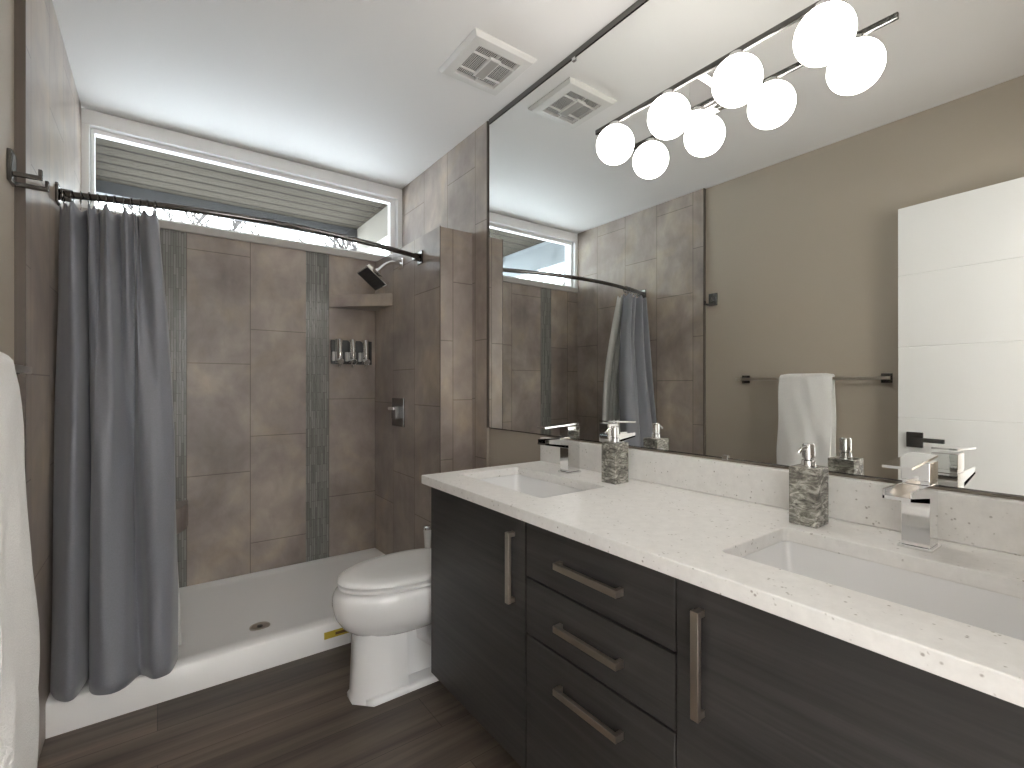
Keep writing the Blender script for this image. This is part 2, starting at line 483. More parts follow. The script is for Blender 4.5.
# added fill lamp, unseen behind the camera, brightens the room through the doorway
t = thing('hall_fill_lamp', 'round flush fill lamp added out of view in the hall', 'lamp', (1.48, -0.42, HC-0.09))
bm = B(); lathe(bm, (1.48, -0.42, HC), (0, 0, -1), [(0.0, 0), (0.17, 0), (0.17, 0.025), (0.0, 0.025)]); obj('base', bm, M['nickel'], t, True)
bm = B(); lathe(bm, (1.48, -0.42, HC-0.026), (0, 0, -1), [(0.0, 0), (0.16, 0), (0.15, 0.035), (0.09, 0.058), (0.0, 0.064)]); obj('shade', bm, M['hall_fill'], t, True)

# ------------------------------------------------------------------ window over the shower
bm = B()
box(bm, XL, XR-0.004, YB-0.004, YW, 2.395, HC-0.006, 0.002)                      # head trim
box(bm, XL-0.02, XR, YB+0.015, YW+0.002, 2.396, HC-0.0005)
box(bm, XL-0.02, XL+0.025, YB+0.015, YW+0.002, 1.99, 2.396)
box(bm, XL, XL+0.030, YB-0.004, YW, 1.990, 2.395, 0.002)                         # left jamb
box(bm, 1.300, XR-0.004, YB-0.004, YW, 1.990, 2.395, 0.002)                      # right jamb
win = struct('window_1', bm, M['white_paint'], None, 'wide shallow window across the top of the shower wall', 'window')
bm = B(); box(bm, XL, XR-0.004, YB-0.012, YW, ZS, 1.990, 0.003); obj('window_sill', bm, M['sill'], win)
bm = B()
for x0, x1, z0, z1 in ((XL+0.032, 1.298, 2.372, 2.394), (XL+0.032, 1.298, 1.992, 2.010), (XL+0.032, XL+0.046, 2.010, 2.372), (1.262, 1.298, 2.010, 2.372)):
    box(bm, x0, x1, YB+0.03, YB+0.075, z0, z1, 0.002)
obj('sash', bm, M['white_paint'], win)
bm = B(); box(bm, XL+0.045, 1.263, YB+0.048, YB+0.052, 2.009, 2.373); obj('window_pane', bm, M['pane'], win)

# outside: porch soffit, beam and gable panels, snow, bare shrubs
ZP = 2.53
bm = B(); box(bm, -0.40, 1.50, YW, 4.36, ZP, ZP+0.08); struct('porch_soffit', bm, M['siding'], None, 'grey beadboard porch soffit seen through the window', 'soffit')
bm = B(); box(bm, -0.40, 1.50, 4.27, 4.36, 2.445, ZP-0.0005, 0.004); struct('porch_beam', bm, M['beam'], None, 'dark grey beam along the outer edge of the porch soffit', 'beam')
bm = B(); box(bm, 1.43, 1.47, YW, 4.2695, 2.30, ZP-0.0005); struct('porch_side_panel', bm, M['gable'], None, 'cream panel closing the right end of the porch soffit', 'panel')
bm = B(); box(bm, -0.38, -0.34, YW, 4.2695, 2.28, ZP-0.0005); struct('porch_side_panel', bm, M['pale_panel'], None, 'pale panel closing the left end of the porch soffit', 'panel')
bm = B(); box(bm, XW-0.1, XR+0.11, YW+0.001, YW+0.05, 0, 1.94); box(bm, XW-0.1, XR+0.11, YW+0.001, YW+0.05, 2.53, 2.9); struct('wall_exterior', bm, M['gable'])
bm = B()
nx, ny = 30, 24
vs = [[bm.verts.new((-7 + 16*i/nx, YW+0.06 + 10*j/ny, 1.62 + 0.05*math.sin(i*1.3)+0.04*math.cos(j*1.7+i) + 0.09*max(0, j-6)/6)) for j in range(ny+1)] for i in range(nx+1)]
for i in range(nx):
    for j in range(ny): bm.faces.new((vs[i][j], vs[i+1][j], vs[i+1][j+1], vs[i][j+1]))
o = obj('snow_ground', bm, M['snow'], None, True); tag(o, 'snow covered ground outside the window', 'snow', None, 'structure')

def shrub(loc, n, h, spread, label, seed, thick=0.006):
    rnd = random.Random(seed)
    bm = B()
    def branch(p, d, l, r, depth):
        pts = [p]; q = p.copy(); dv = d.copy()
        for _ in range(4):
            dv = (dv + Vector((rnd.uniform(-.25, .25), rnd.uniform(-.25, .25), rnd.uniform(-.12, .2)))).normalized()
            q = q + dv*l/4; pts.append(q.copy())
        tube(bm, pts, [r*(1-0.18*i) for i in range(5)], 5)
        if depth:
            for _ in range(3):
                k = rnd.randint(1, 4)
                nd = (dv + Vector((rnd.uniform(-1, 1), rnd.uniform(-1, 1), rnd.uniform(-.2, .6)))*0.8).normalized()
                branch(pts[k], nd, l*rnd.uniform(.4, .65), r*.72, depth-1)
    for _ in range(n):
        branch(Vector(loc), Vector((rnd.uniform(-spread, spread), rnd.uniform(-spread, spread), 1)).normalized(), h*rnd.uniform(.7, 1), thick, 3)
    o = obj('bare_shrub', bm, M['twig'], None, True)
    return tag(o, label, 'shrub')
shrub((0.45, 6.3, 1.70), 9, 1.5, 0.30, 'bare twiggy shrub outside, under the left half of the porch soffit', 3, 0.018)
shrub((1.97, 6.3, 1.70), 9, 1.25, 0.10, 'bare grey bush outside, at the right end of the window', 5, 0.020)
shrub((-1.9, 4.7, 1.66), 9, 1.0, 0.35, 'bare bush outside, seen through the window only in the mirror', 9, 0.014)

# ------------------------------------------------------------------ shower pan, shelves, fittings
YC, ZP0 = 2.150, 0.1126
t = thing('shower_pan', 'white acrylic shower base with a raised front curb', 'shower pan', ((XL+XP)/2, 2.6, 0))
bm = B()
x0, x1, y0, y1 = XL+0.001, XP-0.001, YC, YB-0.001
outer = [(x0, y0), (x1, y0), (x1, y1), (x0, y1)]
def rect(i, z): return [(x0+i[0], y0+i[1], z), (x1-i[0], y0+i[1], z), (x1-i[0], y1-i[2], z), (x0+i[0], y1-i[2], z)]
def rz(f, sd, bk, zf, zb):
    return [(x0+sd, y0+f, zf), (x1-sd, y0+f, zf), (x1-sd, y1-bk, zb), (x0+sd, y1-bk, zb)]
loft(bm, [rz(0, 0, 0, 0.0, 0.0), rz(0, 0, 0, ZP0-0.008, 0.078), rz(0.007, 0, 0, ZP0, 0.082), rz(0.060, 0.012, 0.012, ZP0-0.001, 0.082), rz(0.085, 0.026, 0.024, ZP0-0.008, 0.074),
          rz(0.150, 0.06, 0.06, 0.074, 0.066), rz(0.265, 0.55, 0.55, 0.0545, 0.0545)], True, True)
obj('base', bm, M['acrylic'], t, True, 50)
bm = B(); lathe(bm, (0.372, 2.424, 0.0545), (0, 0, 1), [(0.0, 0), (0.042, 0), (0.042, 0.004), (0.034, 0.006), (0.030, 0.003), (0.0, 0.003)]); 
dr = obj('drain', bm, M['nickel'], t, True)
bm = B(); lathe(bm, (0.372, 2.424, 0.058), (0, 0, 1), [(0.0, 0), (0.012, 0), (0.012, 0.002), (0.0, 0.002)]); obj('drain_screw', bm, M['dark_chrome'], dr, True)
# sticker on the curb face
t = thing('sticker', 'small yellow and brown sticker on the shower curb near the toilet', 'sticker', (0.64, YC, 0.04))
bm = B(); box(bm, 0.578, 0.71, YC-0.0012, YC-0.0002, 0.048, 0.078); obj('backing', bm, M['sticker'], t)
bm = B(); box(bm, 0.625, 0.705, YC-0.0018, YC-0.0013, 0.056, 0.068); obj('print', bm, M['sticker_dark'], t)

# corner shelves of tile
bm = B(); prism(bm, [(0.853, YB-0.0005), (XP-0.0005, YB-0.0005), (XP-0.0005, 2.775)], 'z', 1.626, 1.699, 0.002)
tag(obj('corner_shelf', bm, M['tile_slab']), 'triangular tiled corner shelf above the chrome soap dispensers', 'shelf')
bm = B()
poly = [(XL+0.0005, YB-0.0005)] + [(XL + 0.423*math.sin(a*math.pi/24), YB - 0.423*math.cos(a*math.pi/24)) for a in range(13)]
poly[-1] = (0.130, YB-0.0005); poly[1] = (XL+0.0005, YB-0.42)
prism(bm, poly, 'z', 0.415, 0.537, 0.002)
tag(obj('corner_shelf', bm, M['tile_slab']), 'low tiled corner foot shelf behind the shower curtain', 'shelf')

# three-chamber chrome soap dispenser on the shower wall
t = thing('shower_dispenser', 'wall mounted chrome shower dispenser with three soap chambers under the corner shelf', 'soap dispenser', (0.985, YB, 1.25))
bm = B(); box(bm, 0.862, 1.118, YB-0.018, YB-0.0005, 1.275, 1.425, 0.003); obj('mounting_plate', bm, M['black_plastic'], t)
for k in range(3):
    xc = 0.902 + 0.082*k
    bm = B()
    rings = []
    for z, s in ((1.282, 0.92), (1.286, 1), (1.424, 1), (1.428, 0.94)):
        rings.append([(xc + s*0.024*math.cos(a), YB-0.019 - max(0.0, s*0.052*math.sin(a)), z) for a in [math.pi*i/16 for i in range(17)]])
    loft(bm, rings)
    ch = obj('chamber', bm, M['chrome'], t, True)
    bm = B(); lathe(bm, (xc, YB-0.066, 1.292), (0, -0.94, -0.34), [(0, -0.012), (0.021, -0.012), (0.021, 0.010), (0.017, 0.014), (0.015, 0.011), (0, 0.011)], 20); obj('pump_button', bm, M['chrome'], ch, True)
    bm = B(); tube(bm, [(xc, YB-0.05, 1.285), (xc, YB-0.052, 1.262), (xc, YB-0.056, 1.254)], [0.009, 0.007, 0.006], 10); obj('spout', bm, M['chrome'], ch, True)
    bm = B(); box(bm, xc-0.040, xc-0.0245, YB-0.045, YB-0.0185, 1.292, 1.350, 0.004); obj('sight_window', bm, M['clear_grey'], ch)

# shower valve
t = thing('shower_valve', 'square chrome shower valve plate with lever on the half wall', 'valve', (XP, 2.68, 0.985))
bm = B(); box(bm, XP-0.009, XP-0.0003, 2.597, 2.765, 0.902, 1.068, 0.003); obj('plate', bm, M['dark_chrome'], t)
bm = B(); box(bm, XP-0.034, XP-0.009, 2.650, 2.712, 0.948, 1.020, 0.003); obj('knob', bm, M['dark_chrome'], t)
bm = B(); box(bm, XP-0.046, XP-0.034, 2.655, 2.735, 0.998, 1.016, 0.003); obj('lever', bm, M['chrome'], t)

# shower head on its arm
t = thing('showerhead', 'square chrome shower head tilted down on a curved arm', 'shower head', (XP, 2.636, 1.848))
bm = B(); box(bm, XP-0.010, XP-0.0003, 2.606, 2.666, 1.818, 1.878, 0.002); obj('flange', bm, M['chrome'], t)
hn = Vector((-0.62, -0.10, -0.78)).normalized()           # facing direction of the spray plate
hc = Vector((0.965, 2.62, 1.742))
hj = hc - hn*0.045
pts = []
P0, P1, P2, P3 = Vector((XP-0.009, 2.636, 1.848)), Vector((XP-0.075, 2.636, 1.855)), hj - hn*0.075, hj
for i in range(13):
    s = i/12; pts.append(P0*(1-s)**3 + 3*P1*s*(1-s)**2 + 3*P2*s*s*(1-s) + P3*s**3)
bm = B(); tube(bm, pts, 0.0105, 12); obj('arm', bm, M['chrome'], t, True)
bm = B(); lathe(bm, hj - hn*0.012, hn, [(0, 0), (0.017, 0), (0.021, 0.02), (0.026, 0.036), (0.026, 0.044), (0, 0.044)], 20); obj('swivel', bm, M['chrome'], t, True)
ax = Vector((0, 1, 0)) - hn*hn.y; ax.normalize(); ay = hn.cross(ax)
bm = B(); obox(bm, hc, (ax, ay, hn), (0.072, 0.072, 0.011), 0.003); hd = obj('head', bm, M['chrome'], t)
bm = B(); obox(bm, hc + hn*0.0118, (ax, ay, hn), (0.066, 0.066, 0.0008)); 
for i in range(8):
    for j in range(8):
        c = hc + hn*0.0128 + ax*(i-3.5)*0.0165 + ay*(j-3.5)*0.0165
        obox(bm, c, (ax, ay, hn), (0.0028, 0.0028, 0.0014))
obj('spray_plate', bm, M['black_plastic'], hd)

# ------------------------------------------------------------------ curtain rod, rings, curtain and liner
ZR = 1.830
def rod_y(x):
    s = (x - XL)/(XP - XL)
    return 2.358 + (2.385-2.358)*s - 0.135*math.sin(math.pi*min(max(s, 0), 1))**0.9
t = thing('curtain_rod', 'dark bowed shower curtain rod spanning the shower opening', 'curtain rod', ((XL+XP)/2, 2.3, ZR))
bm = B(); tube(bm, [(x, rod_y(x), ZR) for x in [XL+0.012 + (XP-XL-0.024)*i/40 for i in range(41)]], 0.0125, 14); obj('rod', bm, M['dark_chrome'], t, True)
for x, s in ((XL, 1), (XP, -1)):
    y = rod_y(x)
    bm = B()
    box(bm, min(x+s*0.0004, x+s*0.010), max(x+s*0.0004, x+s*0.010), y-0.030, y+0.030, ZR-0.035, ZR+0.035, 0.003)
    box(bm, min(x+s*0.010, x+s*0.045), max(x+s*0.010, x+s*0.045), y-0.018, y+0.018, ZR-0.018, ZR+0.018, 0.003)
    obj('wall_bracket', bm, M['dark_chrome'], t)

def catmull(P, n):
    out = []
    m = len(P)
    for i in range(m-1):
        p0, p1, p2, p3 = P[max(i-1, 0)], P[i], P[i+1], P[min(i+2, m-1)]
        for k in range(n):
            s = k/n
            out.append(tuple(0.5*((2*b) + (-a+c)*s + (2*a-5*b+4*c-d)*s*s + (-a+3*b-3*c+d)*s**3) for a, b, c, d in zip(p0, p1, p2, p3)))
    out.append(tuple(P[-1]))
    return out

top = [(-.284, .020), (-.264, -.012), (-.242, -.048), (-.212, .050), (-.199, -.036), (-.184, -.016), (-.172, .040), (-.150, -.056), (-.118, .055),
       (-.096, -.036), (-.074, .010), (-.067, -.004), (-.060, .050), (-.040, -.036), (-.006, -.028), (.000, .020)]
mid = [(-.288, 2.300), (-.262, 2.245), (-.226, 2.200), (-.196, 2.320), (-.189, 2.250), (-.175, 2.205), (-.158, 2.188), (-.130, 2.192), (-.100, 2.235),
       (-.078, 2.268), (-.060, 2.252), (-.045, 2.202), (-.015, 2.192), (.020, 2.205), (.045, 2.235), (.050, 2.290)]
bot = [(-.288, 2.215), (-.262, 2.140), (-.222, 2.114), (-.192, 2.232), (-.184, 2.150), (-.170, 2.108), (-.145, 2.086), (-.115, 2.078), (-.085, 2.098),
       (-.054, 2.150), (-.037, 2.140), (-.012, 2.096), (.012, 2.092), (.034, 2.104), (.047, 2.140), (.060, 2.195)]
def cloth(name, top, bot, ztop, zbot, rows, mat, thick, parent, dy=0.0, power=0.8, ypow=1.5, belly=0.0, mid=None):
    T = catmull([(x, rod_y(x)+o+dy) for x, o in top], 7); Bt = catmull(bot, 7)
    Md = catmull(mid, 7) if mid else None
    rings = []
    for r in range(rows+1):
        s = r/rows; w = s**power
        row = []
        for k, (a, b) in enumerate(zip(T, Bt)):
            x = a[0]*(1-w) + b[0]*w; wy = s**ypow; y = a[1]*(1-wy) + b[1]*wy + belly*math.sin(math.pi*s)*(0.4 + 0.6*k/len(T))
            if Md:
                q0, q1, q2 = (1-s)*(1-2*s), 4*s*(1-s), s*(2*s-1)
                x = a[0]*q0 + Md[k][0]*q1 + b[0]*q2; y = a[1]*q0 + Md[k][1]*q1 + b[1]*q2
            z = ztop + (zbot - ztop)*s + 0.010*(1-s)*math.cos(k*0.9)
            x += 0.003*math.sin(s*9 + k*0.35)*s*(1-s)*4
            row.append((max(x, XL+0.004), y, z))
        rings.append(row)
    bm = B(); loft(bm, rings, False, False, False)
    o = obj(name, bm, mat, parent, True, 80)
    md = o.modifiers.new('thickness', 'SOLIDIFY'); md.thickness = thick; md.offset = 0
    return o
t = thing('shower_curtain', 'slate grey shower curtain gathered in folds at the left end of the rod', 'curtain', (-0.12, 2.2, 0.12))
cloth('curtain_cloth', top, bot, 1.785, 0.120, 48, M['curtain'], 0.003, t, mid=mid)
t2 = thing('shower_liner', 'pale liner hanging behind the grey shower curtain', 'curtain liner', (-0.1, 2.3, 0.13))
ltop = [(x*0.97+0.004, o*0.7) for x, o in top]
lbot = [(x*0.95, 2.345 + (y-2.14)*0.35) for x, y in bot]
lbot[-1] = (.078, 2.335); lbot[-2] = (.064, 2.325)
cloth('liner_cloth', ltop, lbot, 1.778, 0.108, 40, M['liner'], 0.002, t2, 0.055, 0.9, 1.0, 0.12)
for i in range(12):
    x = -0.272 + 0.272*i/11.0 * 0.98
    y = rod_y(x)
    r = thing('curtain_ring', 'dark metal curtain ring hooking the grey curtain to the rod', 'curtain ring', (x, y, ZR), 'rings along the shower curtain rod')
    bm = B(); torus(bm, (x, y, ZR-0.006), (1, 0.15*random.uniform(-1, 1), 0), 0.0215, 0.0018, 20, 6); obj('ring', bm, M['dark_chrome'], r, True)
    bm = B(); tube(bm, [(x, y, ZR-0.027), (x+0.002, y-0.004, ZR-0.038), (x+0.001, y-0.008, ZR-0.046), (x, y-0.002, ZR-0.052)], 0.0016, 6); obj('hook', bm, M['chrome'], r, True)

# ------------------------------------------------------------------ toilet
TX, TY = 0.79, 1.76
def egg(xc, yc, lf, lb, w, z, n=40, pf=2.0, pb=2.6):
    out = []
    for i in range(n):
        a = 2*math.pi*i/n; c, s = math.cos(a), math.sin(a)
        p = pf if c > 0 else pb
        r = (abs(c)**p + abs(s)**p)**(-1/p)
        out.append((xc - r*c*(lf if c > 0 else lb), yc + r*s*w, z))
    return out
t = thing('toilet', 'white elongated toilet with closed lid beside the vanity', 'toilet', (0.9, TY, 0))
bm = B()
loft(bm, [egg(TX, TY, .180, .17, .080, .222), egg(TX, TY, .215, .19, .102, .238), egg(TX, TY, .252, .21, .130, .268), egg(TX, TY, .277, .22, .150, .307),
          egg(TX, TY, .287, .225, .162, .350), egg(TX, TY, .286, .225, .164, .380), egg(TX, TY, .277, .22, .160, .398), egg(TX, TY, .262, .21, .150, .405)])
def foot(x0, x1, w0, w1, z, ch=0.035):
    return [(x0+ch, TY-w0, z), (x1, TY-w1, z), (x1, TY+w1, z), (x0+ch, TY+w0, z), (x0, TY+w0-ch, z), (x0, TY-w0+ch, z)]
loft(bm, [foot(.562, .76, .074, .086, .0, .045), foot(.562, .76, .074, .086, .014, .045), foot(.570, .755, .070, .082, .024, .042), foot(.583, .75, .072, .080, .26, .035)])
loft(bm, [foot(.60, 1.02, .088, .088, .0, .02), foot(.60, 1.02, .088, .088, .018, .02), foot(.61, 1.01, .080, .080, .026, .02)])
loft(bm, [foot(.70, 1.00, .024, .024, .02, .02), foot(.70, 1.00, .024, .024, .30, .02)])
tube(bm, [(.86, TY, .33), (.83, TY, .26), (.84, TY, .17), (.90, TY, .12), (.96, TY, .10), (1.0, TY, .03)], [.036, .036, .036, .036, .036, .040], 16)
loft(bm, [egg(1.10, TY, .17, .10, .10, .10), egg(1.10, TY, .17, .11, .105, .30), egg(1.10, TY, .20, .12, .15, .405)])
obj('bowl', bm, M['ceramic'], t, True, 50)
bm = B(); loft(bm, [egg(TX, TY, .250, .195, .144, .4052), egg(TX, TY, .252, .196, .146, .4085), egg(TX, TY, .267, .20, .157, .4105), egg(TX, TY, .268, .20, .158, .4195), egg(TX, TY, .262, .198, .154, .423)])
obj('seat', bm, M['seat_plastic'], t, True, 50)
bm = B(); loft(bm, [egg(TX, TY, .246, .195, .140, .4232), egg(TX, TY, .250, .196, .144, .4285), egg(TX, TY, .268, .202, .158, .4305), egg(TX, TY, .266, .202, .157, .440), egg(TX, TY, .252, .196, .146, .447), egg(TX, TY, .20, .17, .115, .452), egg(TX, TY, .10, .1, .06, .454)])
obj('lid', bm, M['seat_plastic'], t, True, 60)
bm = B(); tube(bm, [(1.0, TY-0.09, .435), (1.0, TY+0.09, .435)], 0.011, 12); obj('hinge', bm, M['seat_plastic'], t, True)
bm = B(); box(bm, 1.135, 1.325, TY-0.185, TY+0.185, .40, .675, .02, 3); tk = obj('tank', bm, M['ceramic'], t, True)
bm = B(); box(bm, 1.125, 1.330, TY-0.195, TY+0.195, .676, .700, .010, 3); obj('tank_lid', bm, M['ceramic'], t, True)
bm = B(); tube(bm, [(1.12, TY+0.13, .63), (1.134, TY+0.13, .63)], .014, 14); box(bm, 1.112, 1.121, TY+0.05, TY+0.14, .623, .637, .003); obj('flush_lever', bm, M['chrome'], tk)
# toilet brush between the toilet and the half wall
bx, by = 1.015, 2.045
t = thing('toilet_brush', 'white toilet brush with chrome cap standing behind the toilet', 'toilet brush', (bx, by, 0))
bm = B(); lathe(bm, (bx, by, 0.0), (0, 0, 1), [(0, 0), (.048, 0), (.05, .006), (.045, .16), (.040, .165), (0, .165)], 24); obj('holder', bm, M['ceramic'], t, True)
bm = B(); lathe(bm, (bx, by, 0.165), (0, 0, 1), [(0, 0), (.009, 0), (.010, .17), (.019, .302), (.019, .308), (0, .308)], 20); obj('handle', bm, M['seat_plastic'], t, True)
bm = B(); lathe(bm, (bx, by, 0.4731), (0, 0, 1), [(0, 0), (.0205, 0), (.0205, .010), (.013, .017), (0, .018)], 20); obj('cap', bm, M['chrome'], t, True)

# ------------------------------------------------------------------ vanity
XF = 0.79                                                     # door and drawer fronts
VY0, VY1 = 0.0, 1.564
ZV0, ZV1 = 0.115, ZC - 0.032
t = thing('vanity_cabinet', 'long charcoal woodgrain vanity with two doors and three drawers', 'cabinet', (1.06, 0.78, 0))
bm = B()
box(bm, XF+0.021, XR+0.006, VY0+0.018, VY1-0.018, ZV0, ZV0+0.018)
box(bm, XR-0.006, XR+0.006, VY0+0.018, VY1-0.018, ZV0+0.018, ZV1)
box(bm, XF+0.021, XF+0.06, VY0+0.018, VY1-0.018, ZV1-0.03, ZV1)
box(bm, XF+0.021, XF+0.035, VY0+0.018, VY1-0.018, ZV0+0.018, ZV1-0.03)
obj('carcass', bm, M['black'], t)  # black puts the shade of the door and drawer gaps into the colour
for y0, y1 in ((VY1-0.0178, VY1), (VY0, VY0+0.0178)):
    bm = B(); box(bm, XF+0.021, XR+0.006, y0, y1, ZV0, ZV1, 0.0006, 1); obj('side_panel', bm, M['cabinet_side'], t)
bm = B(); box(bm, XF+0.10, XR+0.006, VY0+0.01, VY1-0.06, 0.0005, ZV0-0.0005); obj('toe_kick', bm, M['black'], t)
YA, YD = 1.0125, 0.550
g = 0.003
def vpull(y, z0, z1, parent):
    bm = B()
    box(bm, XF-0.025, XF-0.014, y-0.008, y+0.008, z0, z1, 0.0012)
    for z in (z0+0.007, z1-0.007): box(bm, XF-0.0145, XF-0.0002, y-0.006, y+0.006, z-0.006, z+0.006)
    o = obj('handle', bm, M['nickel'], parent); return o
def hpull(y0, y1, z, parent):
    bm = B()
    box(bm, XF-0.025, XF-0.014, y0, y1, z-0.008, z+0.008, 0.0012)
    for y in (y0+0.005, y1-0.005): box(bm, XF-0.0145, XF-0.0002, y-0.005, y+0.005, z-0.008, z+0.008)
    return obj('handle', bm, M['nickel'], parent)
for (ya, yb, yh) in ((YA, VY1, 1.066), (VY0, YD, 0.497)):
    bm = B(); box(bm, XF, XF+0.0195, ya+g, yb-g*0.3, ZV0, ZV1-0.004, 0.0008, 1); d = obj('door', bm, M['cabinet'], t)
    vpull(yh, 0.549, 0.743, d)
zs = [ZV0-0.004, 0.4855, 0.636, ZV1]
for z0, z1, zh in ((zs[2], zs[3], 0.709), (zs[1], zs[2], 0.558), (zs[0], zs[1], 0.407)):
    bm = B(); box(bm, XF, XF+0.0195, YD+g, YA-g, z0+g, z1-g, 0.0008, 1); d = obj('drawer', bm, M['cabinet'], t)
    hpull(0.678, 0.876, zh, d)

# quartz worktop with two cut-outs, and the backsplash
CX0, CX1, CY0, CY1 = 0.7663, XR+0.006, -0.02, 1.592
SX0, SX1 = 0.887, 1.153
SINKS = ((1.062, 1.530), (0.050, 0.518))
bm = B()
ys = sorted([CY0, CY1] + [y for s in SINKS for y in s]); xs = [CX0, SX0, SX1, CX1]
grid = {}
for i, x in enumerate(xs):
    for j, y in enumerate(ys): grid[i, j] = bm.verts.new((x, y, ZC))
faces = []
for i in range(3):
    for j in range(len(ys)-1):
        if i == 1 and any(abs(ys[j]-s[0]) < 1e-6 for s in SINKS): continue
        faces.append(bm.faces.new((grid[i, j], grid[i+1, j], grid[i+1, j+1], grid[i, j+1])))
r = bmesh.ops.extrude_face_region(bm, geom=faces)
bmesh.ops.translate(bm, vec=(0, 0, -0.031), verts=[v for v in r['geom'] if isinstance(v, bmesh.types.BMVert)])
bmesh.ops.recalc_face_normals(bm, faces=bm.faces[:])
ve = [e for e in bm.edges if len(e.link_faces) == 2 and abs(e.verts[0].co.z-e.verts[1].co.z) > 0.02 and e.calc_face_angle(0) > 1]
hole = [e for e in ve if SX0-1e-4 < e.verts[0].co.x < SX1+1e-4 and CY0+0.01 < e.verts[0].co.y < CY1-0.01]
bmesh.ops.bevel(bm, geom=hole, offset=0.012, segments=4, profile=0.5, affect='EDGES')
te = [e for e in bm.edges if len(e.link_faces) == 2 and abs(e.verts[0].co.z-e.verts[1].co.z) < 1e-5 and e.calc_face_angle(0) > 1]
bmesh.ops.bevel(bm, geom=te, offset=0.0025, segments=2, profile=0.5, affect='EDGES')
tag(obj('countertop', bm, M['quartz']), 'white speckled quartz worktop with two sink cut-outs on the vanity', 'countertop')
bm = B(); box(bm, XR-0.020, XR+0.0075, CY0, CY1-0.002, ZC+0.0005, 0.922, 0.0025)
tag(obj('backsplash', bm, M['quartz']), 'low white quartz backsplash strip below the mirror', 'backsplash')

def rrect(x0, x1, y0, y1, r, z, n=5):
    out = []
    for cx, cy, a0 in ((x1-r, y1-r, 0), (x0+r, y1-r, 90), (x0+r, y0+r, 180), (x1-r, y0+r, 270)):
        for k in range(n+1):
            a = math.radians(a0 + 90*k/n); out.append((cx + r*math.cos(a), cy + r*math.sin(a), z))
    return out
for (y0, y1), lab in zip(SINKS, ('white undermount sink at the toilet end of the vanity', 'white undermount sink at the near end of the vanity')):
    t = thing('sink', lab, 'sink', ((SX0+SX1)/2, (y0+y1)/2, 0.64))
    zt = ZC - 0.0315
    bm = B()
    loft(bm, [rrect(SX0-0.02, SX1+0.02, y0-0.02, y1+0.02, .03, zt-0.15), rrect(SX0-0.025, SX1+0.025, y0-0.025, y1+0.025, .035, zt-0.02), rrect(SX0-0.025, SX1+0.025, y0-0.025, y1+0.025, .035, zt),
              rrect(SX0-0.004, SX1+0.004, y0-0.004, y1+0.004, .022, zt), rrect(SX0+0.004, SX1-0.004, y0+0.004, y1-0.004, .025, zt-0.09), rrect(SX0+0.03, SX1-0.03, y0+0.03, y1-0.03, .035, zt-0.122),
              rrect(SX0+0.10, SX1-0.10, y0+0.18, y1-0.18, .03, zt-0.130)])
    obj('basin', bm, M['ceramic'], t, True, 50)
    bm = B(); lathe(bm, ((SX0+SX1)/2, (y0+y1)/2, zt-0.1298), (0, 0, 1), [(0, 0), (.024, 0), (.024, .003), (.018, .005), (0, .0045)], 20); obj('drain', bm, M['chrome'], t, True)

# faucets
def faucet(yc, lab):
    xa, xb = 1.205, 1.262; w = 0.0225
    t = thing('faucet', lab, 'faucet', ((xa+xb)/2, yc, ZC), 'vanity faucets')
    bm = B(); box(bm, xa-0.006, xb+0.004, yc-w-0.005, yc+w+0.005, ZC+0.0003, ZC+0.006, 0.001); obj('base_plate', bm, M['chrome'], t)
    bm = B(); box(bm, xa, xb, yc-w, yc+w, ZC+0.0062, ZC+0.128, 0.0012); obj('body', bm, M['chrome'], t)
    # open waterfall spout: floor and two side lips
    bm = B()
    prism(bm, [(1.098, ZC+0.112), (1.206, ZC+0.092), (1.206, ZC+0.104), (1.098, ZC+0.118)], 'y', yc-w, yc+w)
    for s in (-1, 1):
        ya, yb = sorted((yc+s*w, yc+s*(w-0.003)))
        prism(bm, [(1.098, ZC+0.112), (1.206, ZC+0.094), (1.206, ZC+0.128), (1.098, ZC+0.130)], 'y', ya, yb)
    obj('spout', bm, M['chrome'], t)
    bm = B(); box(bm, xa+0.004, xb-0.001, yc-w+0.001, yc+w-0.001, ZC+0.1285, ZC+0.136); box(bm, xa-0.002, xb, yc-w, yc+w, ZC+0.136, ZC+0.172, 0.001)
    lv = obj('lever', bm, M['chrome'], t)
    bm = B(); prism(bm, [(1.095, ZC+0.170), (1.262, ZC+0.1795), (1.262, ZC+0.184), (1.095, ZC+0.175)], 'y', yc-w, yc+w); obj('lever_plate', bm, M['chrome'], lv)
faucet(1.315, 'square chrome waterfall faucet behind the sink nearest the toilet')
faucet(0.295, 'square chrome waterfall faucet behind the near sink')

